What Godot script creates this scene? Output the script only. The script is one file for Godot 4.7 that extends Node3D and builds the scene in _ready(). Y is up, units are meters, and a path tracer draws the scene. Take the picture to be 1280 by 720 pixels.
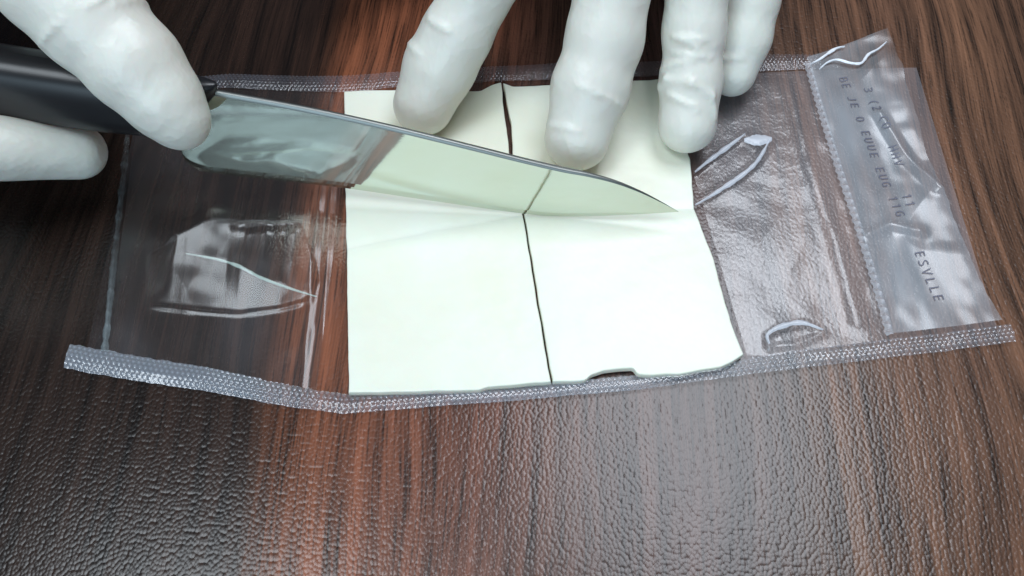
extends Node3D
# Lengths in the builders are millimetres; MM turns them into metres.
const MM := 0.001
var rng := RandomNumberGenerator.new()
var wavy := FastNoiseLite.new()
var folds := FastNoiseLite.new()

func _ready() -> void:
	rng.seed = 11
	# ---------------------------------------------------------------- camera
	var cam := Camera3D.new()
	cam.name = "camera"
	add_child(cam)
	cam.fov = 36.25
	cam.near = 0.01
	cam.far = 20.0
	cam.position = Vector3(0, 0.190526, 0.11)
	cam.look_at_from_position(cam.position, Vector3.ZERO, Vector3.UP)
	cam.current = true
	# ---------------------------------------------------------------- surroundings and lamps
	var env := Environment.new()
	env.background_mode = Environment.BG_COLOR
	env.background_color = Color(0.22, 0.235, 0.27)
	env.tonemap_mode = Environment.TONE_MAPPER_LINEAR
	env.tonemap_exposure = 1.0
	env.sdfgi_enabled = true
	env.ssao_enabled = true
	env.ssil_enabled = true
	var we := WorldEnvironment.new()
	we.name = "surroundings"
	we.environment = env
	add_child(we)
	area_lamp("ceiling_light", Vector3(0.30, 1.18, -0.42), Vector2(0.50, 0.72), 1.10, Color(0.94, 0.965, 1.0))
	area_lamp("added_glint_light", Vector3(-0.42, 1.10, 0.08), Vector2(0.48, 0.46), 0.66, Color(0.93, 0.97, 1.0))  # unseen lamp, added so that the left film creases catch glints
	area_lamp("added_blade_light", Vector3(-0.3, 0.62, 1.2), Vector2(1.0, 1.0), 1.15, Color(0.82, 0.93, 1.0))  # unseen panel added behind the camera to brighten the reflection in the blade
	# ---------------------------------------------------------------- noise used by all surfaces
	wavy.seed = 5
	wavy.noise_type = FastNoiseLite.TYPE_SIMPLEX_SMOOTH
	wavy.frequency = 1.0
	wavy.fractal_octaves = 3
	folds.seed = 9
	folds.noise_type = FastNoiseLite.TYPE_SIMPLEX_SMOOTH
	folds.frequency = 1.0
	folds.fractal_type = FastNoiseLite.FRACTAL_RIDGED
	folds.fractal_octaves = 2
	build_table()
	build_wrapper()
	build_cheese()
	build_knife()
	build_left_hand()
	build_right_hand()

func area_lamp(called: String, at: Vector3, size: Vector2, energy: float, tint: Color) -> void:
	var l := AreaLight3D.new()
	l.name = called
	l.area_size = size
	l.light_energy = energy
	l.light_color = tint
	l.area_range = 6.0
	l.area_attenuation = 2.0
	l.shadow_enabled = true
	add_child(l)
	l.look_at_from_position(at, Vector3(0, 0, -0.02), Vector3(0, 0, 1))

# ==================================================================== helpers
func obj(called: String, mesh: Mesh, mat: Material, parent: Node = self) -> MeshInstance3D:
	var o := MeshInstance3D.new()
	o.name = called
	o.mesh = mesh
	o.material_override = mat
	parent.add_child(o, true)
	return o

func thing(called: String, label: String, category: String, group := "") -> Node3D:
	var o := Node3D.new()
	o.name = called
	add_child(o, true)
	tag(o, label, category, group)
	return o

func tag(o: Node, label: String, category: String, group := "") -> void:
	o.set_meta("label", label)
	o.set_meta("category", category)
	if group:
		o.set_meta("group", group)

func lin(r: float, g: float, b: float, a := 1.0) -> Color:   # a colour given in linear values
	var c := Color(r, g, b).linear_to_srgb()
	c.a = a
	return c

func mat(c: Color, rough: float, metal := 0.0) -> StandardMaterial3D:
	var m := StandardMaterial3D.new()
	m.albedo_color = c
	m.roughness = rough
	m.metallic = metal
	m.cull_mode = BaseMaterial3D.CULL_DISABLED
	return m

func clear_film(alpha: float, rough: float) -> StandardMaterial3D:
	var m := mat(Color(1, 1, 1, alpha), rough)
	m.transparency = BaseMaterial3D.TRANSPARENCY_ALPHA
	return m

func hazy_film(c: Color, rough: float) -> StandardMaterial3D:  # vertex alpha = how cloudy the plastic is
	var m := mat(c, rough)
	m.transparency = BaseMaterial3D.TRANSPARENCY_ALPHA
	m.vertex_color_use_as_albedo = true
	var blank := Image.create(4, 4, false, Image.FORMAT_RGB8)
	blank.fill(Color.WHITE)
	m.albedo_texture = ImageTexture.create_from_image(blank)
	return m

func noise_tex(kind: int, freq: float, size: int, sd: int, as_normal := false, strength := 4.0) -> NoiseTexture2D:
	var n := FastNoiseLite.new()
	n.seed = sd
	n.noise_type = kind
	n.frequency = freq
	var t := NoiseTexture2D.new()
	t.width = size
	t.height = size
	t.seamless = true
	t.noise = n
	t.as_normal_map = as_normal
	t.bump_strength = strength
	return t

func line_at(p: PackedVector2Array, x: float) -> float:    # z of a polyline at x
	if x <= p[0].x:
		return p[0].y
	for i in range(1, p.size()):
		if x <= p[i].x:
			return lerpf(p[i - 1].y, p[i].y, (x - p[i - 1].x) / (p[i].x - p[i - 1].x))
	return p[p.size() - 1].y

func along(p: PackedVector2Array, t: float) -> Vector2:    # point at share t of a polyline's length
	var total := 0.0
	for i in range(1, p.size()):
		total += p[i].distance_to(p[i - 1])
	var left := t * total
	for i in range(1, p.size()):
		var d := p[i].distance_to(p[i - 1])
		if left <= d or i == p.size() - 1:
			return p[i - 1].lerp(p[i], clampf(left / d, 0, 1))
		left -= d
	return p[p.size() - 1]

func smooth(p: PackedVector2Array) -> PackedVector2Array:   # the same line, rounded through its points
	var out := PackedVector2Array()
	for i in p.size() - 1:
		var a := p[maxi(i - 1, 0)]
		var b := p[mini(i + 2, p.size() - 1)]
		for k in 8:
			var q := p[i].cubic_interpolate(p[i + 1], a, b, k / 8.0)
			if out.size() == 0 or q.x > out[out.size() - 1].x + 1e-4:
				out.append(q)
	out.append(p[p.size() - 1])
	return out

func near_line(p: PackedVector2Array, q: Vector2) -> float:
	var best := 1e9
	for i in range(1, p.size()):
		best = minf(best, q.distance_to(Geometry2D.get_closest_point_to_segment(q, p[i - 1], p[i])))
	return best

func bump(d: float, width: float) -> float:
	return exp(-(d / width) * (d / width))

func commit_grid(v: PackedVector3Array, nu: int, nv: int, col := PackedColorArray(), uv := PackedVector2Array()) -> ArrayMesh:
	# a sheet of nu x nv points (mm); u runs to +x, v to +z, so that its front looks up
	var nrm := PackedVector3Array()
	nrm.resize(v.size())
	var pos := PackedVector3Array()
	pos.resize(v.size())
	for j in nv:
		for i in nu:
			var a := v[j * nu + mini(i + 1, nu - 1)] - v[j * nu + maxi(i - 1, 0)]
			var b := v[mini(j + 1, nv - 1) * nu + i] - v[maxi(j - 1, 0) * nu + i]
			nrm[j * nu + i] = b.cross(a).normalized()
			pos[j * nu + i] = v[j * nu + i] * MM
	var ix := PackedInt32Array()
	ix.resize((nu - 1) * (nv - 1) * 6)
	var k := 0
	for j in nv - 1:
		for i in nu - 1:
			var a := j * nu + i
			for n in [a, a + 1, a + nu + 1, a, a + nu + 1, a + nu]:
				ix[k] = n
				k += 1
	var arr := []
	arr.resize(Mesh.ARRAY_MAX)
	arr[Mesh.ARRAY_VERTEX] = pos
	arr[Mesh.ARRAY_NORMAL] = nrm
	arr[Mesh.ARRAY_INDEX] = ix
	if col.size():
		arr[Mesh.ARRAY_COLOR] = col
	if uv.size():
		arr[Mesh.ARRAY_TEX_UV] = uv
	var m := ArrayMesh.new()
	m.add_surface_from_arrays(Mesh.PRIMITIVE_TRIANGLES, arr)
	return m

func sheet(nu: int, nv: int, f: Callable) -> ArrayMesh:
	# f(u, v) gives [point, cloudiness]
	var v := PackedVector3Array()
	var c := PackedColorArray()
	for j in nv:
		for i in nu:
			var r: Array = f.call(float(i) / (nu - 1), float(j) / (nv - 1))
			v.append(r[0])
			c.append(Color(1, 1, 1, r[1]))
	return commit_grid(v, nu, nv, c)

# ==================================================================== the table
func build_table() -> void:
	var w := 2048
	var h := 1024
	var tile := 360.0
	var n1 := FastNoiseLite.new()
	n1.seed = 21
	n1.frequency = 1.0
	n1.fractal_octaves = 4
	var n2 := FastNoiseLite.new()
	n2.seed = 22
	n2.frequency = 1.0
	n2.fractal_octaves = 2
	# colour of the printed veneer across the grain (mm): dark heartwood and redder strips
	var at := PackedFloat32Array([-180, -120, -62, -56, -50, -30, -10, 10, 40, 62, 74, 90, 110, 130, 180])
	var tone := [Vector3(.013, .006, .004), Vector3(.012, .006, .004), Vector3(.018, .008, .005), Vector3(.032, .012, .006), Vector3(.150, .048, .021), Vector3(.155, .050, .024), Vector3(.125, .042, .023),
		Vector3(.070, .032, .022), Vector3(.060, .030, .024), Vector3(.052, .030, .022), Vector3(.100, .050, .030), Vector3(.125, .058, .032), Vector3(.110, .052, .030), Vector3(.13, .062, .034), Vector3(.045, .022, .014)]
	var bytes := PackedByteArray()
	bytes.resize(w * h * 3)
	var k := 0
	for j in h:
		var z := (float(j) / h - 0.5) * tile
		for i in w:
			var x := (float(i) / w - 0.5) * tile
			var bend := n2.get_noise_2d(x * 0.012, z * 0.006) * 5.0
			var xx := x + bend
			var b := 1
			while b < 14 and xx > at[b]:
				b += 1
			var t := clampf((xx - at[b - 1]) / (at[b] - at[b - 1]), 0, 1)
			var c: Vector3 = tone[b - 1].lerp(tone[b], t)
			var streak := n1.get_noise_2d(xx * 0.22, z * 0.008)
			var fine := n1.get_noise_2d(xx * 1.6 + 300.0, z * 0.035)
			var s := clampf(1.0 + 1.1 * streak + 0.7 * fine, 0.18, 2.3)
			if fine < -0.36:
				s *= 0.6
			c *= s
			bytes[k] = int(clampf(pow(c.x, 0.4545), 0, 1) * 255.0)
			bytes[k + 1] = int(clampf(pow(c.y, 0.4545), 0, 1) * 255.0)
			bytes[k + 2] = int(clampf(pow(c.z, 0.4545), 0, 1) * 255.0)
			k += 3
	var im := Image.create_from_data(w, h, false, Image.FORMAT_RGB8, bytes)
	# embossed skin of the laminate: small rounded pebbles
	var cell := FastNoiseLite.new()
	cell.seed = 3
	cell.noise_type = FastNoiseLite.TYPE_CELLULAR
	cell.cellular_return_type = FastNoiseLite.RETURN_DISTANCE
	cell.cellular_jitter = 0.9
	cell.frequency = 0.24
	cell.cellular_distance_function = FastNoiseLite.DISTANCE_EUCLIDEAN_SQUARED
	cell.fractal_type = FastNoiseLite.FRACTAL_NONE
	var pebble := cell.get_seamless_image(2048, 1664)
	pebble.resize(2048, 2048, Image.INTERPOLATE_CUBIC)
	var m := mat(Color.WHITE, 0.24)
	m.albedo_texture = ImageTexture.create_from_image(im)
	m.heightmap_enabled = true
	m.heightmap_texture = ImageTexture.create_from_image(pebble)
	m.heightmap_scale = -0.0085
	m.metallic_specular = 0.47
	# slab with a rounded edge; uv runs in tiles with the grain turned a few degrees
	var grain := deg_to_rad(-2.5)
	var prof := [Vector2(0, 0), Vector2(1.5, -0.4), Vector2(2.6, -1.5), Vector2(3, -3), Vector2(3, -24), Vector2(0, -27)]
	var st := SurfaceTool.new()
	st.begin(Mesh.PRIMITIVE_TRIANGLES)
	var hx := 480.0
	var hz := 330.0
	var ring := func(p: Vector2) -> Array:
		return [Vector3(-hx - p.x, p.y, -hz - p.x), Vector3(hx + p.x, p.y, -hz - p.x), Vector3(hx + p.x, p.y, hz + p.x), Vector3(-hx - p.x, p.y, hz + p.x)]
	var put := func(v: Vector3) -> void:
		var q := Vector2(v.x, v.z + v.y).rotated(grain)
		st.set_uv(q / tile + Vector2(0.5, 0.5))
		st.add_vertex(v * MM)
	var top: Array = ring.call(prof[0])
	for n in [0, 1, 2, 0, 2, 3]:
		put.call(top[n])
	for r in prof.size() - 1:
		var a: Array = ring.call(prof[r])
		var b: Array = ring.call(prof[r + 1])
		for e in 4:
			var f := (e + 1) % 4
			for v in [a[e], b[e], b[f], a[e], b[f], a[f]]:
				put.call(v)
	var low: Array = ring.call(prof[prof.size() - 1])
	for n in [0, 2, 1, 0, 3, 2]:
		put.call(low[n])
	st.generate_normals()
	var o := obj("wooden_table_top", st.commit(), m)
	o.set_meta("kind", "structure")
	tag(o, "dark walnut wooden table top with pebbled glossy surface under the plastic wrapper", "table top")

# ==================================================================== the plastic wrapper
var back_out := PackedVector2Array([Vector2(-113, -66), Vector2(-104, -69), Vector2(-82, -70.8), Vector2(-48.6, -70.0), Vector2(-34.8, -71.5), Vector2(0, -74.1), Vector2(14, -75.3), Vector2(42, -75.9), Vector2(75, -78.8), Vector2(87.5, -78.5), Vector2(112, -80)])
var back_in := PackedVector2Array([Vector2(-113, -62), Vector2(-104, -64.5), Vector2(-82, -65.6), Vector2(-48, -63.8), Vector2(-34.4, -65.6), Vector2(-4.6, -68.0), Vector2(13.8, -69), Vector2(41.6, -70.2), Vector2(60, -70.6), Vector2(74, -72.2), Vector2(86.6, -72.8), Vector2(112, -74)])
var front_in := PackedVector2Array([Vector2(-113, 14.5), Vector2(-101.9, 16.9), Vector2(-74.1, 21.9), Vector2(-45, 28.3), Vector2(-37, 29.2), Vector2(0, 27.3), Vector2(9, 26.2), Vector2(30, 24.2), Vector2(49.5, 21.4), Vector2(69.1, 17.7), Vector2(102.8, 13.4), Vector2(122, 10.8)])
var front_out := PackedVector2Array([Vector2(-113, 20.6), Vector2(-100.3, 23.6), Vector2(-73, 28.1), Vector2(-50, 32.5), Vector2(-38.8, 34.0), Vector2(-25, 32.8), Vector2(0, 30.7), Vector2(28.1, 28.1), Vector2(49, 25.2), Vector2(68.3, 22.4), Vector2(101.6, 18.2), Vector2(122, 15.4)])
var seam_x := PackedVector2Array([Vector2(-74.5, 85.7), Vector2(-52.8, 86.7), Vector2(-34.7, 87.8), Vector2(-17.9, 89.2), Vector2(-3.5, 90.0), Vector2(7.9, 90.6), Vector2(14.2, 90.6)])
var flap_x := PackedVector2Array([Vector2(-88, 111.6), Vector2(-64.6, 112.1), Vector2(-47, 112.2), Vector2(-28, 113), Vector2(-3.5, 115), Vector2(12, 118)])

func lattice(x: float, z: float, pitch: float) -> float:   # rounded dots on a hexagonal lattice, 0..1
	var a := z / (pitch * 0.866)
	var row := floorf(a + 0.5)
	var best := 9.0
	for k in 3:
		var r := row - 1.0 + k
		var sx := x / pitch - 0.5 * fposmod(r, 2.0)
		var dx := (sx - roundf(sx)) * pitch
		var dz := (a - r) * pitch * 0.866
		best = minf(best, dx * dx + dz * dz)
	return maxf(0.0, 1.0 - sqrt(best) / (pitch * 0.5))

func pocket_left(x: float, z: float) -> float:
	var zt := line_at(PackedVector2Array([Vector2(-93, -8), Vector2(-86, -12), Vector2(-76.7, -16.5), Vector2(-54.8, -17), Vector2(-51, -9), Vector2(-47, 3)]), x)
	var zr := line_at(PackedVector2Array([Vector2(-93, -9.5), Vector2(-86, -9.0), Vector2(-71, -5.9), Vector2(-62, -1.2), Vector2(-47, 3.4)]), x)
	var zb := line_at(PackedVector2Array([Vector2(-93, 5), Vector2(-89, 5.7), Vector2(-78, 7.3), Vector2(-66.8, 8.1), Vector2(-57, 6.6), Vector2(-47, 3.6)]), x)
	var ends := smoothstep(-93, -84, x) * (1.0 - smoothstep(-52.5, -47.0, x))
	zr += 0.5 * wavy.get_noise_1d(x * 0.12)
	zt += 0.7 * wavy.get_noise_1d(x * 0.10 + 40.0)
	var low := minf(3.4, 0.28 * maxf(zb - zr, 0.0))
	var high := minf(2.2, 0.26 * maxf(zr - zt, 0.0))
	var h := 0.0
	if z < zr:
		var t := clampf((z - zt) / maxf(zr - zt, 0.5), 0, 1)
		h = low + high * pow(1.0 - t, 1.05)
		h *= smoothstep(-1.3, 0.3, z - zt)
	else:
		var t := clampf((zb - z) / maxf(zb - zr, 0.5), 0, 1)
		h = low * pow(t, 1.05)
	h += 1.0 * bump(z - zt - 1.6, 1.5) * smoothstep(-76, -64, x) * (1.0 - smoothstep(-55.5, -54, x))
	h += 0.3 * bump(z - zb, 0.7)
	return h * ends

func film_height(x: float, z: float) -> float:
	var h := 0.9 + 0.35 * wavy.get_noise_2d(x * 0.035, z * 0.035)
	h += 0.22 * folds.get_noise_2d(x * 0.03 + 7.0, z * 0.022)
	if x < -40.0:
		h += pocket_left(x, z)
		h += 0.5 * bump(x + 50.0 - 0.03 * z, 1.2) + 0.4 * bump(x + 46.5 - 0.05 * z, 0.8)
	else:
		var q := Vector2(x, z)
		h += 0.75 * bump(near_line(PackedVector2Array([Vector2(47.5, -24.5), Vector2(60, -33), Vector2(66, -38), Vector2(71, -46)]), q), 1.0)
		h += 0.6 * bump(near_line(PackedVector2Array([Vector2(49, -35), Vector2(58, -43), Vector2(65, -48.5)]), q), 0.8)
		h += 0.7 * bump(near_line(PackedVector2Array([Vector2(65, -47), Vector2(69, -44)]), q), 2.0)
		h += 0.7 * bump(near_line(PackedVector2Array([Vector2(61.5, 17), Vector2(61.6, 14), Vector2(65, 12), Vector2(71, 10.6), Vector2(75, 13)]), q), 0.9)
		h += 0.4 * bump(near_line(PackedVector2Array([Vector2(61.5, 17), Vector2(68, 16.4), Vector2(75, 13.4)]), q), 0.9)
		h += 0.7 * bump(near_line(PackedVector2Array([Vector2(79, -66), Vector2(80, -40), Vector2(83, -12), Vector2(84, 10)]), q), 2.2)
		h += 0.06 * maxf(0.0, wavy.get_noise_2d(x * 0.8, z * 0.7))
	return h

func build_wrapper() -> void:
	var t := thing("plastic_wrapper", "clear crinkled plastic food wrapper lying flat under the cut cheese slice", "wrapper")
	var clear := clear_film(0.004, 0.22)
	var soft := clear_film(0.006, 0.2)
	# lower sheet, under everything
	obj("lower_film", sheet(150, 70, func(u: float, v: float):
		var x := lerpf(-104, 118, u) - 2.0 * (1.0 - u) * (1.0 - 2.0 * v)
		var z := lerpf(line_at(back_in, x), line_at(front_in, x), v)
		var cloud := 0.008 + 0.10 * smoothstep(45, 62, x) + 0.05 * maxf(0.0, wavy.get_noise_2d(x * 0.03, z * 0.012))
		return [Vector3(x, 0.35 + 0.12 * wavy.get_noise_2d(x * 0.05, z * 0.05), z), cloud]), hazy_film(lin(.72, .72, .80), 0.35), t)
	# upper sheets, to the left and to the right of the slice
	obj("upper_film", sheet(180, 210, func(u: float, v: float):
		var v_x := lerpf(lerpf(-106, -97, v), -45.5, u)
		var z := lerpf(line_at(back_in, v_x), line_at(front_in, v_x), v)
		return [Vector3(v_x, film_height(v_x, z), z), 1.0]), soft, t)
	obj("upper_film", sheet(170, 330, func(u: float, v: float):
		var x0 := lerpf(44, 56, v)
		var z := lerpf(-71, 19, v)
		var x := lerpf(x0, line_at(seam_x, z), u)
		z = clampf(z, line_at(back_in, x), line_at(front_in, x))
		return [Vector3(x, film_height(x, z), z), 1.0]), soft, t)
	# welded strips with pressed dots
	var seal := obj("front_seal", sheet(1000, 30, func(u: float, v: float):
		var x := lerpf(-106, 121, u)
		var wob := 0.3 * wavy.get_noise_1d(x * 0.35)
		var z := lerpf(line_at(front_in, x) + wob, line_at(front_out, x) + wob * 0.6, v)
		var h := 1.0 + 0.5 * wavy.get_noise_2d(x * 0.03, 4.0) + 0.5 * sin(v * PI)
		var strong := 0.55 + 0.45 * clampf(wavy.get_noise_2d(x * 0.02, 9.0) * 2.0 + 0.3, -1, 1)
		if x > -45.0 and x < 45.0:
			strong *= 0.6
		h += 0.34 * strong * lattice(x, z - line_at(front_out, x), 1.3)
		return [Vector3(x, h, z), 0.08 + 0.24 * lattice(x, z - line_at(front_out, x), 1.3) + 0.14 * smoothstep(-40.0, -70.0, x) + 0.10 * smoothstep(40.0, 10.0, absf(x - 5.0))]), hazy_film(lin(.55, .62, .72), 0.14), t)
	var seal_back := obj("back_seal", sheet(800, 26, func(u: float, v: float):
		var x := lerpf(-106, 90, u)
		var z := lerpf(line_at(back_out, x), line_at(back_in, x), v)
		var h := 0.9 + 0.4 * wavy.get_noise_2d(x * 0.04, 14.0) + 0.5 * sin(v * PI)
		h += 0.22 * lattice(x, z - line_at(back_out, x), 1.15)
		return [Vector3(x, h, z), 0.04 + 0.16 * lattice(x, z - line_at(back_out, x), 1.15) + 0.05 * wavy.get_noise_2d(x * 0.05, 2.0)]), hazy_film(lin(.45, .5, .62), 0.18), t)
	for o in [seal, seal_back]:
		var skin := obj("glossy_skin", o.mesh, clear_film(0.01, 0.12), o)
		skin.position.y = 0.00012
	# narrow crimp at the left end
	obj("end_seal", sheet(8, 200, func(u: float, v: float):
		var z := lerpf(-48, 18.5, v)
		var x := lerpf(-106, -97, v) + (u - 0.5) * (1.6 + 0.9 * wavy.get_noise_1d(z * 0.2))
		return [Vector3(x, 1.6 + 0.7 * sin(u * PI) + 0.3 * wavy.get_noise_2d(x * 0.4, z * 0.6), z), 0.07 + 0.14 * smoothstep(-10, 15, z) + 0.06 * wavy.get_noise_1d(z * 0.3)]), hazy_film(lin(.5, .62, .66), 0.18), t)
	# torn flap with the printed date code
	var flap := obj("printed_flap", sheet(150, 300, func(u: float, v: float):
		var p := flap_point(u, v)
		var cl := 0.21 + 0.16 * wavy.get_noise_2d(p.x * 0.04 + 3.0, p.z * 0.03) + 0.08 * smoothstep(108.0, 100.0, p.x)
		cl *= 1.0 - 0.6 * smoothstep(0.80, 1.0, u) * (1.0 - smoothstep(0.45, 0.7, v))
		return [p, clampf(cl, 0.04, 0.5)]), hazy_film(lin(.58, .64, .70), 0.2), t)
	obj("gloss_film", sheet(150, 300, func(u: float, v: float):
		return [flap_point(u, v) + Vector3(0, 0.12, 0), 1.0]), clear, flap)
	# scalloped weld along the flap
	obj("flap_seam", sheet(12, 500, func(u: float, v: float):
		var z := lerpf(-74.5, 14.4, v)
		var tooth := 0.5 + 0.5 * sin(z * TAU / 2.3)
		var x := line_at(seam_x, z) + (u - 0.5) * 2.3 + 0.45 * tooth * (1.0 - u)
		return [Vector3(x, 1.9 + (0.5 + 0.7 * tooth) * sin(u * PI), z), 0.26 + 0.26 * tooth]), hazy_film(lin(.75, .75, .80), 0.16), t)
	# folded edges at the flap top, their bright highlight put into the colour
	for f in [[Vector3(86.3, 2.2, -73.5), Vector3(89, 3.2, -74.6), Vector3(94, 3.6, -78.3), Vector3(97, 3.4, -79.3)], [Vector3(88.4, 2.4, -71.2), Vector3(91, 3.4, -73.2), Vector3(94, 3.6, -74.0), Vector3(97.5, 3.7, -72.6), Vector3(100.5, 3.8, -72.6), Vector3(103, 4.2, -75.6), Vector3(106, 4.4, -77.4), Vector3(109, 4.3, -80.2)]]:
		obj("fold_glint", ribbon(f, 0.55, 0.7), mat(lin(.85, .87, .92), 0.15), flap)
	var gleam := hazy_film(Color(0.94, 0.96, 1.0, 0.5), 0.15)  # pale ribbons on the film creases: their highlights put into the colour
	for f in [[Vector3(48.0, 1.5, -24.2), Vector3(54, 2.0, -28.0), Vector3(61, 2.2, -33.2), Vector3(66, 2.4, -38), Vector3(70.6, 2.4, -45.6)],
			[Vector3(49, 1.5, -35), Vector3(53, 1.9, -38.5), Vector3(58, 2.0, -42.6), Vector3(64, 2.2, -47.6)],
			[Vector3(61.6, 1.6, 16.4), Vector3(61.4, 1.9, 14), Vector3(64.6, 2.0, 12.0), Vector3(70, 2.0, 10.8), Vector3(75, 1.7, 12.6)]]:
		obj("fold_glint", ribbon(f, 0.75, 0.7), gleam, t)
	obj("fold_glint", ribbon([Vector3(63.5, 2.2, -45.5), Vector3(66.5, 2.5, -45.2), Vector3(71, 2.4, -45.8)], 2.1, 0.9), gleam, t)
	obj("fold_glint", ribbon([Vector3(-82, 2.9, -8.3), Vector3(-74, 3.4, -6.4), Vector3(-68, 3.6, -4.2), Vector3(-62, 3.4, -1.0), Vector3(-55, 2.4, 1.4), Vector3(-48.2, 1.4, 3.3)], 0.5, 0.5), hazy_film(Color(0.9, 1.0, 0.96, 0.4), 0.15), t)  # highlight along the left ridge, painted as a pale strip
	var ink := mat(lin(.11, .115, .16), 0.5)
	print_row("BE JE 0 EUUE EUG 11G", Vector2(94.5, -68.5), Vector2(100.6, -19.5), 1.9, ink, flap)
	print_row("3 (2 CO  HHV", Vector2(100.8, -64.5), Vector2(104.2, -36.5), 1.8, ink, flap)
	print_row("11", Vector2(103.4, -27.5), Vector2(103.8, -22.5), 1.8, ink, flap)
	print_row("ESVLLE", Vector2(102.6, -9.5), Vector2(104.6, 5.5), 2.0, ink, flap)

func flap_point(u: float, v: float) -> Vector3:
	var z0 := lerpf(-74.5, -87.5, u) if v < 0.2 else 0.0
	var z := lerpf(-76.0 - 11.0 * u, 14.0 - 3.0 * u, v)
	var x := lerpf(line_at(seam_x, z), line_at(flap_x, z) + 0.8 * wavy.get_noise_1d(z * 0.08), u)
	var h := 2.1 + 1.5 * folds.get_noise_2d(x * 0.011 + z * 0.006, z * 0.010 - 3.0) + 0.5 * wavy.get_noise_2d(x * 0.045, z * 0.03)
	h += 1.2 * smoothstep(0.5, 1.0, u) * (0.6 + 0.8 * wavy.get_noise_1d(z * 0.04))
	h += 1.2 * bump(near_line(PackedVector2Array([Vector2(102, -54), Vector2(106, -40), Vector2(112, -28)]), Vector2(x, z)), 1.6)
	h += 1.0 * bump(near_line(PackedVector2Array([Vector2(91, -14), Vector2(97, -17), Vector2(104, -15)]), Vector2(x, z)), 1.5)
	h = maxf(h, 1.0)
	return Vector3(x, h, z)

func flap_height(x: float, z: float) -> float:
	var v := 0.5
	var u := 0.5
	for k in 4:
		u = clampf((x - line_at(seam_x, z)) / (line_at(flap_x, z) - line_at(seam_x, z)), 0, 1)
		v = clampf((z + 76.0 + 11.0 * u) / (90.0 + 8.0 * u), 0, 1)
	return flap_point(u, v).y

func print_row(text: String, a: Vector2, b: Vector2, size: float, m: Material, parent: Node) -> void:
	var font := SystemFont.new()
	font.font_names = PackedStringArray(["Droid Sans Mono"])
	var st := SurfaceTool.new()
	st.begin(Mesh.PRIMITIVE_TRIANGLES)
	var dir := (b - a).normalized()
	for i in text.length():
		if text[i] == " ":
			continue
		var tm := TextMesh.new()
		tm.text = text[i]
		tm.font = font
		tm.font_size = 32
		tm.pixel_size = size * MM / 23.0
		tm.depth = 0.00004
		var p := a.lerp(b, (i + 0.5) / text.length())
		var y := flap_height(p.x, p.y) + 0.32
		var sx := (flap_height(p.x + dir.x, p.y + dir.y) - flap_height(p.x - dir.x, p.y - dir.y)) * 0.5
		var ex := Vector3(dir.x, sx, dir.y).normalized()
		var ey := Vector3(dir.y, (flap_height(p.x + dir.y, p.y - dir.x) - flap_height(p.x - dir.y, p.y + dir.x)) * 0.5, -dir.x).normalized()
		var ez := ex.cross(ey).normalized()
		st.append_from(tm, 0, Transform3D(Basis(ex, ey, ez), Vector3(p.x, y, p.y) * MM))
	obj("lettering", st.commit(), m, parent)

func ribbon(pts: Array, half: float, high: float) -> ArrayMesh:   # a small rounded ridge along a path
	var c := Curve3D.new()
	for i in pts.size():
		var tan: Vector3 = (pts[mini(i + 1, pts.size() - 1)] - pts[maxi(i - 1, 0)]) / 6.0
		c.add_point(pts[i], -tan, tan)
	var n := 60
	var v := PackedVector3Array()
	for j in 7:
		for i in n:
			var d := c.get_baked_length() * i / (n - 1)
			var p := c.sample_baked(d)
			var q := c.sample_baked(minf(d + 0.3, c.get_baked_length())) - c.sample_baked(maxf(d - 0.3, 0.0))
			var side := Vector3(-q.z, 0, q.x).normalized()
			var a := (j / 6.0 - 0.5) * 2.0
			var w := half * (0.35 + 0.65 * sin(PI * i / (n - 1.0))) * (0.85 + 0.45 * wavy.get_noise_1d(d * 0.25 + half * 30.0))
			v.append(p + side * a * w + Vector3(0, high * (1.0 - a * a) * 0.5, 0))
	return commit_grid(v, n, 7)

# ==================================================================== the cheese
var seam_line := PackedVector2Array([Vector2(-41.8, -10.0), Vector2(-31, -12.8), Vector2(-20.5, -15.4), Vector2(-9, -17.8), Vector2(2.85, -20.6), Vector2(24, -21.6), Vector2(47.4, -22.4)])

func first(p: PackedVector2Array) -> Vector2:
	return p[0]

func final(p: PackedVector2Array) -> Vector2:
	return p[p.size() - 1]

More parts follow.
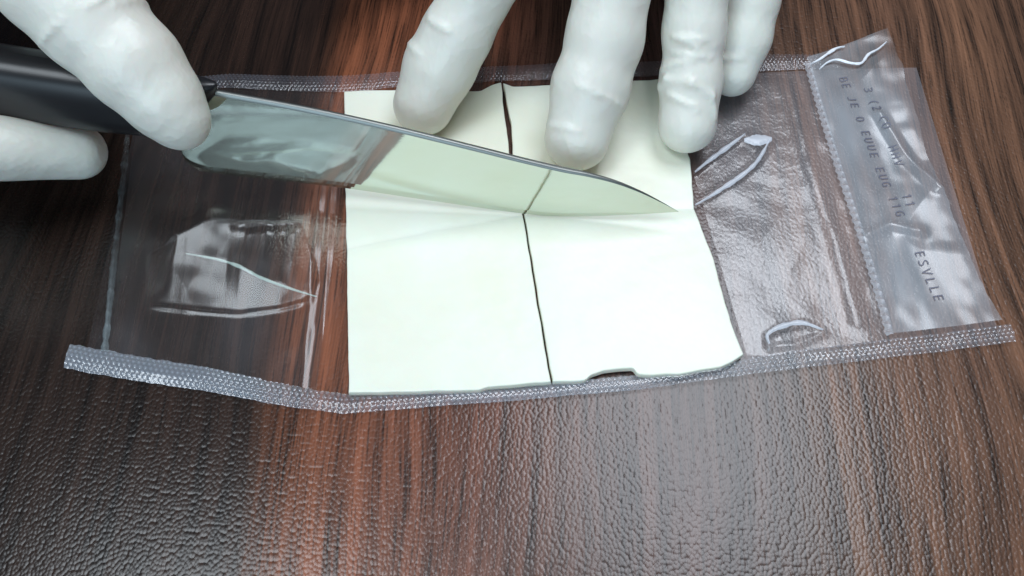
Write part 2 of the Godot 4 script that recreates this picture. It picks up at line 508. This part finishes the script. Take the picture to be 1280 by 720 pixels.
func cheese_piece(back: Array, front: Array, left: Array, right: Array, label: String, m: Material, seam_behind: bool) -> void:
	var e := [PackedVector2Array(back), PackedVector2Array(front), PackedVector2Array(left), PackedVector2Array(right)]
	e[2][0] = first(e[0])
	e[2][e[2].size() - 1] = first(e[1])
	e[3][0] = final(e[0])
	e[3][e[3].size() - 1] = final(e[1])
	var wide := 46.0
	var us := PackedFloat32Array()
	for d in [0.0, 0.06, 0.15, 0.3, 0.5, 0.8]:
		us.append(d / wide)
	for i in range(1, 70):
		us.append(lerpf(0.8 / wide, 1.0 - 0.8 / wide, i / 70.0))
	for d in [0.8, 0.5, 0.3, 0.15, 0.06, 0.0]:
		us.append(1.0 - d / wide)
	var n := us.size()
	var v := PackedVector3Array()
	var r := 0.32
	for j in range(-1, n + 1):
		var vv := us[clampi(j, 0, n - 1)]
		for i in range(-1, n + 1):
			var uu := us[clampi(i, 0, n - 1)]
			var p: Vector2 = along(e[0], uu).lerp(along(e[1], uu), vv) + along(e[2], vv).lerp(along(e[3], vv), uu)
			p -= first(e[0]).lerp(final(e[0]), uu).lerp(first(e[1]).lerp(final(e[1]), uu), vv)
			var y := 2.45 + 0.22 * wavy.get_noise_2d(p.x * 0.02, p.y * 0.025 + 30.0) + 0.05 * wavy.get_noise_2d(p.x * 0.15, p.y * 0.2)
			y += 0.5 * bump(p.distance_to(Vector2(-3, -66)), 6.0)
			p += Vector2(wavy.get_noise_2d(p.x * 0.06, p.y * 0.06), wavy.get_noise_2d(p.x * 0.06, p.y * 0.06 + 70.0)) * 0.35
			for q in [Vector2(-24, -51), Vector2(17.5, -39.5), Vector2(46.5, -45)]:
				y -= 0.45 * bump(p.distance_to(q), 6.5)
			y -= 0.28 * bump(p.y - line_at(seam_line, p.x), 1.6)
			y += 0.16 * bump(p.y - line_at(seam_line, p.x) - 3.5, 2.6)
			var soft := [r, r]
			if (vv > 0.5) == seam_behind:
				soft[1] = 0.07
			for axis in 2:
				var d := minf(uu, 1.0 - uu) * wide if axis == 0 else minf(vv, 1.0 - vv) * wide
				var rr: float = soft[axis]
				if d < rr:
					y -= rr * (1.0 - sqrt(maxf(0.0, 1.0 - pow(1.0 - d / rr, 2.0))))
			if i < 0 or j < 0 or i == n or j == n:
				y = 0.7
			v.append(Vector3(p.x, y, p.y))
	var o := obj("cheese_piece", commit_grid(v, n + 2, n + 2), m)
	tag(o, label, "cheese", "four pieces cut from one cheese slice")

func build_cheese() -> void:
	var m := mat(lin(.86, .87, .76), 0.33)
	m.subsurf_scatter_enabled = true
	m.subsurf_scatter_strength = 0.12
	m.metallic_specular = 0.45
	var mottle := noise_tex(FastNoiseLite.TYPE_SIMPLEX_SMOOTH, 0.006, 512, 31)
	var ramp := Gradient.new()
	ramp.set_color(0, Color(0.975, 0.97, 0.94))
	ramp.set_color(1, Color(1, 1, 1))
	mottle.color_ramp = ramp
	m.albedo_texture = mottle
	m.heightmap_enabled = true
	m.heightmap_texture = noise_tex(FastNoiseLite.TYPE_SIMPLEX, 0.01, 512, 4)
	m.heightmap_scale = 0.005
	m.uv1_triplanar = true
	m.uv1_scale = Vector3(9, 9, 9)
	var seam_l := [Vector2(-41.8, -10.0), Vector2(-31, -12.8), Vector2(-20.5, -15.4), Vector2(-9, -17.8), Vector2(2.85, -20.6)]
	var seam_r := [Vector2(3.35, -20.6), Vector2(24, -21.6), Vector2(47.4, -22.4)]
	var off := func(a: Array, by: float) -> Array:
		var out := []
		for p in a:
			out.append(p + Vector2(0, by))
		return out
	cheese_piece([Vector2(-47.5, -63.1), Vector2(-30, -63.6), Vector2(-9.1, -63.1), Vector2(-6, -64.8), Vector2(-3.25, -66.0)], off.call(seam_l, 0.06), [Vector2(-47.5, -63.1), Vector2(-45.2, -40), Vector2(-41.8, -10.1)], [Vector2(-3.25, -66.0), Vector2(-1.3, -47), Vector2(-0.6, -40.7), Vector2(2.85, -20.7)],
		"far left square of pale cheese, under the first gloved fingertip and the knife", m, true)
	cheese_piece([Vector2(-2.7, -65.8), Vector2(0, -64.6), Vector2(13.6, -65.7), Vector2(42.3, -67.6)], off.call(seam_r, 0.05), [Vector2(-2.7, -65.8), Vector2(-0.3, -52), Vector2(0.25, -40.7), Vector2(3.35, -20.72)], [Vector2(42.3, -67.6), Vector2(46, -50), Vector2(48.2, -39), Vector2(47.4, -22.52)],
		"far right square of pale cheese, held down by two gloved fingertips", m, true)
	cheese_piece(off.call(seam_l, -0.06), [Vector2(-37.8, 29.4), Vector2(-22, 29.0), Vector2(-7.4, 28.6), Vector2(-5.5, 27.9), Vector2(8.9, 26.6)], [Vector2(-41.8, -9.9), Vector2(-39.8, 10), Vector2(-37.8, 29.4)], [Vector2(2.85, -20.5), Vector2(6.0, 4), Vector2(8.9, 26.6)],
		"near left square of pale cheese, whole and smooth, beside the empty film", m, false)
	cheese_piece(off.call(seam_r, -0.05), [Vector2(9.35, 26.5), Vector2(17.2, 26.2), Vector2(18.6, 24.8), Vector2(21.5, 23.7), Vector2(25.5, 23.1), Vector2(28.4, 22.9), Vector2(29.4, 24.5), Vector2(33, 24.9), Vector2(39.2, 24.7), Vector2(44, 23.6), Vector2(48.7, 22.9), Vector2(51.7, 21.4), Vector2(54.8, 19.4)], [Vector2(3.35, -20.48), Vector2(6.45, 4), Vector2(9.35, 26.5)], [Vector2(47.4, -22.28), Vector2(49.2, -14.8), Vector2(50.7, -6.6), Vector2(51.9, 2.0), Vector2(53, 11), Vector2(54.8, 19.4)],
		"near right square of pale cheese, with a ragged torn front edge", m, false)

# ==================================================================== the knife
func build_knife() -> void:
	var t := thing("kitchen_knife", "shiny steel kitchen knife with black handle cutting across the cheese slice", "knife")
	var d := Vector3(0.9894, -0.0942, 0.1105).normalized()
	var u := Vector3(0.1146, 0.9738, -0.1964).normalized()
	var n := d.cross(u).normalized()    # towards the camera side
	var o := Vector3(3.1, 2.95, -20.4)
	var edge := smooth(PackedVector2Array([Vector2(-88.5, 5.5), Vector2(-88, 2.4), Vector2(-86.5, 0.0), Vector2(-83.5, -1.5), Vector2(-78, -1.5), Vector2(-65, -0.9), Vector2(-46, -0.1), Vector2(-23, -0.1), Vector2(0, 0.1), Vector2(9.2, 1.0), Vector2(19.2, 3.2), Vector2(29, 5.8), Vector2(38.4, 8.5)]))
	var spine := smooth(PackedVector2Array([Vector2(-88.5, 25.6), Vector2(-74.4, 25.0), Vector2(-60, 24.4), Vector2(-46, 23.4), Vector2(-33, 22.1), Vector2(-23, 20.9), Vector2(-12, 19.5), Vector2(-2, 18.2), Vector2(7, 17.2), Vector2(14, 16.7), Vector2(20.8, 15.6), Vector2(27.3, 13.6), Vector2(33, 11.2), Vector2(38.4, 8.6)]))
	var nu := 160
	# cross-section: bevelled edge, flat side, rounded spine, and back down the other side
	var sec := [Vector2(0, 0.0), Vector2(0.04, 0.30), Vector2(0.10, 0.55), Vector2(0.35, 0.70), Vector2(0.65, 0.82), Vector2(0.955, 0.92), Vector2(0.99, 0.80), Vector2(1.0, 0.45), Vector2(1.0, -0.45), Vector2(0.99, -0.80), Vector2(0.955, -0.92), Vector2(0.65, -0.82), Vector2(0.35, -0.70), Vector2(0.10, -0.55), Vector2(0.04, -0.30), Vector2(0, 0.0)]
	var st := SurfaceTool.new()
	st.begin(Mesh.PRIMITIVE_TRIANGLES)
	var pt := func(i: int, k: int) -> Vector3:
		var s := lerpf(-88.5, 38.4, 1.0 - pow(1.0 - float(i) / (nu - 1), 1.15))
		var lo := line_at(edge, s)
		var hi := line_at(spine, s)
		var c: Vector2 = sec[k]
		var thick := 0.85 * clampf((38.6 - s) / 30.0, 0.05, 1.0)
		return o + d * s + u * lerpf(lo, hi, c.x) + n * c.y * thick
	var back := SurfaceTool.new()
	back.begin(Mesh.PRIMITIVE_TRIANGLES)
	for i in nu - 1:
		for k in sec.size() - 1:
			var into := back if k >= 5 and k <= 9 else st
			var a: Vector3 = pt.call(i, k) * MM
			var b: Vector3 = pt.call(i + 1, k) * MM
			var c: Vector3 = pt.call(i + 1, k + 1) * MM
			var e: Vector3 = pt.call(i, k + 1) * MM
			into.set_smooth_group(0 if (k >= 2 and k <= 12) else k + 1)
			for q in [a, c, b, a, e, c]:
				into.add_vertex(q)
	st.generate_normals()
	back.generate_normals()
	var steel := mat(lin(.60, .64, .55), 0.07, 1.0)
	steel.normal_enabled = true
	steel.normal_texture = noise_tex(FastNoiseLite.TYPE_SIMPLEX, 0.03, 512, 8, true, 2.0)
	steel.normal_scale = 0.03
	steel.uv1_triplanar = true
	steel.uv1_scale = Vector3(8, 160, 160)
	var blade := obj("blade", st.commit(), steel, t)
	obj("spine", back.commit(), mat(lin(.22, .23, .22), 0.42, 1.0), blade)
	# handle: a rounded grip of black plastic with a sloping front
	var prof := [Vector3(-76.0, 26.5, 0.2), Vector3(-76.5, 25.6, 1.6), Vector3(-78.5, 24.4, 3.0), Vector3(-82, 22.6, 5.0), Vector3(-86, 20.2, 7.4), Vector3(-92, 18.8, 8.6), Vector3(-105, 18.2, 8.8), Vector3(-125, 18.2, 9.0), Vector3(-150, 18.2, 9.6), Vector3(-180, 17.6, 10.2), Vector3(-198, 17.0, 10.2), Vector3(-204, 16.6, 8.6), Vector3(-206.5, 16.4, 5.5), Vector3(-207.5, 16.3, 0.2)]
	var hv := PackedVector3Array()
	for j in 33:
		var a := TAU * j / 32.0
		for p in prof:
			var cy := signf(cos(a)) * pow(absf(cos(a)), 0.8)
			var cn := signf(sin(a)) * pow(absf(sin(a)), 0.8)
			hv.append(o + d * p.x + u * (p.y + p.z * cy) + n * (p.z * 0.78 * cn))
	var grip := mat(lin(.012, .012, .014), 0.32)
	obj("handle", commit_grid(hv, prof.size(), 33), grip, t)

# ==================================================================== gloved hands
# A hand is a field of tapered bones: finger chains joined to the palm with a soft minimum, wrinkled by noise,
# meshed with surface nets.
var bA := PackedVector3Array()
var bV := PackedVector3Array()
var bL := PackedFloat32Array()
var bR := PackedFloat32Array()
var bD := PackedFloat32Array()
var bC := PackedInt32Array()
var crease: Array = []     # [polyline of points, radius] added as raised folds
var chains := 0
var wrinkle := 1.0
var chain_d := PackedFloat32Array()

func clear_bones() -> void:
	bA.clear(); bV.clear(); bL.clear(); bR.clear(); bD.clear(); bC.clear()
	crease = []
	chains = 0

func bone(a: Vector3, b: Vector3, ra: float, rb: float, chain: int) -> void:
	bA.append(a); bV.append(b - a); bL.append(1.0 / maxf((b - a).length_squared(), 1e-6))
	bR.append(ra); bD.append(rb - ra); bC.append(chain)
	chains = maxi(chains, chain + 1)

func chain_bones(pts: Array, radii: Array, chain: int) -> void:
	for i in pts.size() - 1:
		bone(pts[i], pts[i + 1], radii[i], radii[i + 1], chain)

func smin(a: float, b: float, k: float) -> float:
	var h := maxf(k - absf(a - b), 0.0) / k
	return minf(a, b) - h * h * k * 0.25

func bones_field(p: Vector3, use: PackedInt32Array) -> float:
	chain_d.fill(1e3)
	for i in use:
		var q := p - bA[i]
		var t := clampf(q.dot(bV[i]) * bL[i], 0.0, 1.0)
		var dd := (q - bV[i] * t).length() - bR[i] - bD[i] * t
		var c := bC[i]
		var was := chain_d[c]
		chain_d[c] = dd if was > 900.0 else smin(was, dd, 6.0 if c == 0 else 3.0)
	var out := chain_d[0]
	for c in range(1, chains):
		out = minf(out, smin(chain_d[0], chain_d[c], 9.0))
	return out

func glove_field(p: Vector3, use: PackedInt32Array) -> float:
	var dd := bones_field(p, use)
	if absf(dd) < 4.0:
		dd -= wrinkle * (0.45 * wavy.get_noise_3d(p.x * 0.022, p.y * 0.022, p.z * 0.022) + 0.30 * folds.get_noise_3d(p.x * 0.021, p.y * 0.021 + 50.0, p.z * 0.021))
		for f in crease:
			if p.distance_squared_to(f[2]) > f[3]:
				continue
			var pl: PackedVector3Array = f[0]
			for i in pl.size() - 1:
				var ba := pl[i + 1] - pl[i]
				var t := clampf((p - pl[i]).dot(ba) / ba.length_squared(), 0, 1)
				var e: float = (p - pl[i] - ba * t).length() - f[1]
				if e < 3.0:
					dd = smin(dd, e, 1.3)
	return dd

func add_crease(pts: Array, r: float, sink: float) -> void:   # laid on the surface below or above the given points
	var all := PackedInt32Array(range(bA.size()))
	var out := PackedVector3Array()
	for q in pts:
		var p: Vector3 = q
		for k in 6:
			var d0 := bones_field(p, all)
			var g := Vector3(bones_field(p + Vector3(0.3, 0, 0), all) - d0, bones_field(p + Vector3(0, 0.3, 0), all) - d0, bones_field(p + Vector3(0, 0, 0.3), all) - d0).normalized()
			p -= g * (d0 + sink)
		out.append(p)
	var mid := Vector3.ZERO
	for q in out:
		mid += q / out.size()
	var reach := 0.0
	for q in out:
		reach = maxf(reach, q.distance_to(mid))
	crease.append([out, r, mid, pow(reach + r + 3.0, 2.0)])

func random_folds(chain: int, count: int) -> void:    # slack latex: short slanting folds across a finger
	var own := []
	for i in bA.size():
		if bC[i] == chain and bR[i] < 12.6:
			own.append(i)
	for k in count:
		var i: int = own[rng.randi_range(0, own.size() - 1)]
		var t := rng.randf()
		var f := bV[i].normalized()
		var side := f.cross(Vector3.UP).normalized()
		var over := side.cross(f).normalized()
		var a0 := rng.randf_range(-1.7, 1.0)
		var span := rng.randf_range(0.7, 1.6)
		var slant := rng.randf_range(-3.5, 3.5)
		var r := bR[i] + bD[i] * t + 0.5
		var pts := []
		for j in 6:
			var a := a0 + span * j / 5.0
			pts.append(bA[i] + bV[i] * t + (over * cos(a) + side * sin(a)) * r + f * slant * (j / 5.0 - 0.5))
		add_crease(pts, 0.3, rng.randf_range(-0.05, 0.15))

func mesh_field(cell: float) -> ArrayMesh:
	chain_d.resize(chains)
	var lo := Vector3(1e9, 1e9, 1e9)
	var hi := -lo
	for i in bA.size():
		for q in [[bA[i], bR[i]], [bA[i] + bV[i], bR[i] + bD[i]]]:
			var r: Vector3 = Vector3.ONE * (q[1] + 4.0)
			lo = lo.min(q[0] - r)
			hi = hi.max(q[0] + r)
	var blk := 8
	var nb := Vector3i(((hi - lo) / (cell * blk)).ceil())
	var nx := nb.x * blk + 1
	var ny := nb.y * blk + 1
	var nz := nb.z * blk + 1
	var f := PackedFloat32Array()
	f.resize(nx * ny * nz)
	f.fill(99.0)
	var all := PackedInt32Array(range(bA.size()))
	var active := []
	var half := cell * blk * 0.5 * 1.733
	for bz in nb.z:
		for by in nb.y:
			for bx in nb.x:
				var c := lo + Vector3(bx + 0.5, by + 0.5, bz + 0.5) * cell * blk
				var dc := bones_field(c, all)
				if absf(dc) > half + 4.0:
					continue
				var use := PackedInt32Array()
				for i in bA.size():
					var q := c - bA[i]
					var t := clampf(q.dot(bV[i]) * bL[i], 0.0, 1.0)
					if (q - bV[i] * t).length() - bR[i] - bD[i] * t < dc + 2.0 * half + 10.0:
						use.append(i)
				active.append(Vector3i(bx, by, bz))
				for k in blk + 1:
					for j in blk + 1:
						for i in blk + 1:
							var at := ((bz * blk + k) * ny + by * blk + j) * nx + bx * blk + i
							if f[at] > 98.0:
								f[at] = glove_field(lo + Vector3(bx * blk + i, by * blk + j, bz * blk + k) * cell, use)
	var id := PackedInt32Array()
	id.resize(f.size())
	id.fill(-1)
	var v := PackedVector3Array()
	var off := PackedInt32Array([0, 1, nx, nx + 1, nx * ny, nx * ny + 1, nx * ny + nx, nx * ny + nx + 1])
	var ends := [[0, 1], [2, 3], [4, 5], [6, 7], [0, 2], [1, 3], [4, 6], [5, 7], [0, 4], [1, 5], [2, 6], [3, 7]]
	var corner := [Vector3(0, 0, 0), Vector3(1, 0, 0), Vector3(0, 1, 0), Vector3(1, 1, 0), Vector3(0, 0, 1), Vector3(1, 0, 1), Vector3(0, 1, 1), Vector3(1, 1, 1)]
	var cells := []
	for b in active:
		for k in blk:
			for j in blk:
				for i in blk:
					var x: int = b.x * blk + i
					var y: int = b.y * blk + j
					var z: int = b.z * blk + k
					var at := (z * ny + y) * nx + x
					var inside := 0
					for n in 8:
						if f[at + off[n]] < 0.0:
							inside += 1
					if inside == 0 or inside == 8:
						continue
					var sum := Vector3.ZERO
					var cnt := 0
					for e in ends:
						var fa := f[at + off[e[0]]]
						var fb := f[at + off[e[1]]]
						if (fa < 0.0) != (fb < 0.0):
							sum += corner[e[0]].lerp(corner[e[1]], fa / (fa - fb))
							cnt += 1
					id[at] = v.size()
					cells.append(Vector3i(x, y, z))
					v.append(lo + (Vector3(x, y, z) + sum / cnt) * cell)
	var ix := PackedInt32Array()
	var sx := 1
	var sy := nx
	var sz := nx * ny
	for c in cells:
		var at: int = (c.z * ny + c.y) * nx + c.x
		var s0 := f[at] < 0.0
		if c.y > 0 and c.z > 0 and (f[at + sx] < 0.0) != s0:
			quad(ix, id[at - sy - sz], id[at - sz], id[at], id[at - sy], s0)
		if c.x > 0 and c.z > 0 and (f[at + sy] < 0.0) != s0:
			quad(ix, id[at - sx - sz], id[at - sx], id[at], id[at - sz], s0)
		if c.x > 0 and c.y > 0 and (f[at + sz] < 0.0) != s0:
			quad(ix, id[at - sx - sy], id[at - sy], id[at], id[at - sx], s0)
	var nrm := PackedVector3Array()
	nrm.resize(v.size())
	for k in range(0, ix.size(), 3):
		var g := (v[ix[k + 2]] - v[ix[k]]).cross(v[ix[k + 1]] - v[ix[k]])
		for q in 3:
			nrm[ix[k + q]] += g
	for k in v.size():
		nrm[k] = nrm[k].normalized()
		v[k] *= MM
	var arr := []
	arr.resize(Mesh.ARRAY_MAX)
	arr[Mesh.ARRAY_VERTEX] = v
	arr[Mesh.ARRAY_NORMAL] = nrm
	arr[Mesh.ARRAY_INDEX] = ix
	var m := ArrayMesh.new()
	m.add_surface_from_arrays(Mesh.PRIMITIVE_TRIANGLES, arr)
	return m

func quad(ix: PackedInt32Array, a: int, b: int, c: int, e: int, flip: bool) -> void:
	if a < 0 or b < 0 or c < 0 or e < 0:
		return
	for n in ([a, c, b, a, e, c] if flip else [a, b, c, a, c, e]):
		ix.append(n)

func latex() -> StandardMaterial3D:
	var m := mat(lin(.73, .72, .65), 0.40)
	m.subsurf_scatter_enabled = true
	m.subsurf_scatter_strength = 0.2
	m.heightmap_enabled = true
	var fine := noise_tex(FastNoiseLite.TYPE_SIMPLEX_SMOOTH, 0.012, 512, 14)
	fine.noise.fractal_type = FastNoiseLite.FRACTAL_RIDGED
	fine.noise.fractal_octaves = 3
	m.heightmap_texture = fine
	m.heightmap_scale = 0.034
	m.uv1_triplanar = true
	m.uv1_scale = Vector3(14, 14, 14)
	return m

func arm(parent: Node, a: Vector3, b: Vector3, ra: float, rb: float) -> void:
	var v := PackedVector3Array()
	var f := (b - a).normalized()
	var s := f.cross(Vector3.UP).normalized()
	var w := s.cross(f).normalized()
	for j in 33:
		var g := TAU * j / 32.0
		for i in 13:
			var k := i / 12.0
			var r := lerpf(ra, rb, k) * (0.05 if i == 0 or i == 12 else 1.0)
			v.append(a.lerp(b, k) + s * cos(g) * r * 1.12 + w * sin(g) * r * 0.88)
	var skin := mat(lin(.42, .26, .18), 0.5)
	skin.subsurf_scatter_enabled = true
	skin.subsurf_scatter_strength = 0.1
	obj("forearm", commit_grid(v, 13, 33), skin, parent)

func build_left_hand() -> void:
	clear_bones()
	var wrist := Vector3(34, 62, -190)
	var mi := Vector3(2, 56, -112)
	var mm := Vector3(27, 60, -117)
	var mr := Vector3(49, 57, -115)
	var mp := Vector3(68, 50, -112)
	# palm (chain 0): the four knuckles, the heel and the cuff
	for q in [[mi, 10.5], [mm, 10.5], [mr, 10.0], [mp, 9.0]]:
		bone(q[0], wrist + (q[0] - mm) * 0.55, q[1], 15.0, 0)
	bone(mi, mm, 10.5, 10.5, 0)
	bone(mm, mr, 10.5, 10.0, 0)
	bone(mr, mp, 10.0, 9.0, 0)
	bone(wrist + Vector3(-13, 0, 0), wrist + Vector3(-13, 8, -55), 18, 20, 0)
	bone(wrist + Vector3(13, 0, 0), wrist + Vector3(13, 8, -55), 18, 20, 0)
	chain_bones([mi, Vector3(-4.2, 39, -73.5), Vector3(-14.6, 23.5, -63.4), Vector3(-19.2, 16.6, -58.8), Vector3(-23.9, 9.7, -51.4)], [10, 9.2, 8.9, 9.0, 8.0], 1)
	chain_bones([mm, Vector3(27.0, 41, -74), Vector3(23.9, 26.4, -58.8), Vector3(20.4, 18.2, -49.8), Vector3(17.1, 10.2, -39.4)], [10.3, 10.0, 9.6, 9.8, 8.5], 2)
	chain_bones([mr, Vector3(48.4, 39, -78), Vector3(47.9, 24, -63.8), Vector3(47.5, 16, -54.5), Vector3(46.8, 9.3, -45.0)], [9.8, 8.4, 7.9, 7.7, 7.6], 3)
	chain_bones([mp, Vector3(67.4, 29, -89), Vector3(65.6, 21, -79.1), Vector3(64, 14.5, -71.6), Vector3(61.5, 8.2, -64.4)], [9, 7.7, 7.3, 7.1, 6.4], 4)
	chain_bones([wrist + Vector3(-16, -6, 22), Vector3(-8, 45, -140), Vector3(-33, 34, -122), Vector3(-44, 26, -104)], [17, 12.5, 10.5, 8.5], 5)
	chain_d.resize(chains)
	# loose folds: a pinched tip on the ring finger, bands at the joints
	add_crease([Vector3(39.5, 15, -53.0), Vector3(42.5, 18, -52.5), Vector3(46.5, 19, -50.5), Vector3(51, 18, -47.5), Vector3(53.5, 14, -43.5)], 0.7, 0.0)
	for c in [1, 2, 3, 4]:
		random_folds(c, 5)
	wrinkle = 1.0
	var t := thing("gloved_hand", "left hand in white latex glove, four fingertips pressing on the cheese slice", "hand", "hands of one person in white gloves")
	obj("glove", mesh_field(0.85), latex(), t)
	arm(t, wrist + Vector3(0, 3, -30), wrist + Vector3(0, 20, -180), 25, 38)

func build_right_hand() -> void:
	clear_bones()
	var wrist := Vector3(-168, 78, -156)
	var mi := Vector3(-131, 71, -72)
	var mm := Vector3(-150, 73, -72)
	var mr := Vector3(-168, 69, -73)
	var mp := Vector3(-184, 62, -76)
	for q in [[mi, 11.5], [mm, 11.0], [mr, 10.5], [mp, 9.5]]:
		bone(q[0], wrist + (q[0] - mm) * 0.55, q[1], 15.5, 0)
	bone(mi, mm, 11.5, 11.0, 0)
	bone(mm, mr, 11.0, 10.5, 0)
	bone(mr, mp, 10.5, 9.5, 0)
	bone(wrist + Vector3(-13, 0, 0), wrist + Vector3(-22, 8, -55), 18, 20, 0)
	bone(wrist + Vector3(13, 0, 0), wrist + Vector3(4, 8, -55), 18, 20, 0)
	# first finger laid along the blade
	chain_bones([mi, Vector3(-103, 55, -47.6), Vector3(-95.2, 49, -41.6), Vector3(-85.9, 42.3, -33.9), Vector3(-80.2, 36.6, -28.6), Vector3(-77.1, 33, -25.8)], [12.2, 11.6, 11.4, 10.4, 8.5, 6.7], 1)
	# the others curled round the grip
	chain_bones([mm, Vector3(-147, 56, -32), Vector3(-135, 32, -19.5), Vector3(-109, 16.5, -30)], [11.3, 9.4, 8.4, 6.8], 2)
	chain_bones([mr, Vector3(-165, 54, -32), Vector3(-158, 32, -20), Vector3(-143, 17, -31)], [10.8, 9.2, 8.4, 7.0], 3)
	chain_bones([mp, Vector3(-182, 49, -38), Vector3(-176, 31, -27), Vector3(-165, 20, -37)], [9.6, 8.0, 7.4, 6.4], 4)
	chain_bones([wrist + Vector3(18, -8, 24), Vector3(-134, 56, -103), Vector3(-124, 44, -80), Vector3(-112, 38, -58)], [17, 12.5, 10.5, 8.5], 5)
	chain_d.resize(chains)
	random_folds(1, 3)
	random_folds(2, 2)
	wrinkle = 0.9
	var t := thing("gloved_hand", "right hand in white latex glove, gripping the knife with first finger along the blade", "hand", "hands of one person in white gloves")
	obj("glove", mesh_field(0.85), latex(), t)
	arm(t, wrist + Vector3(-4, 3, -30), wrist + Vector3(-45, 20, -170), 25, 38)
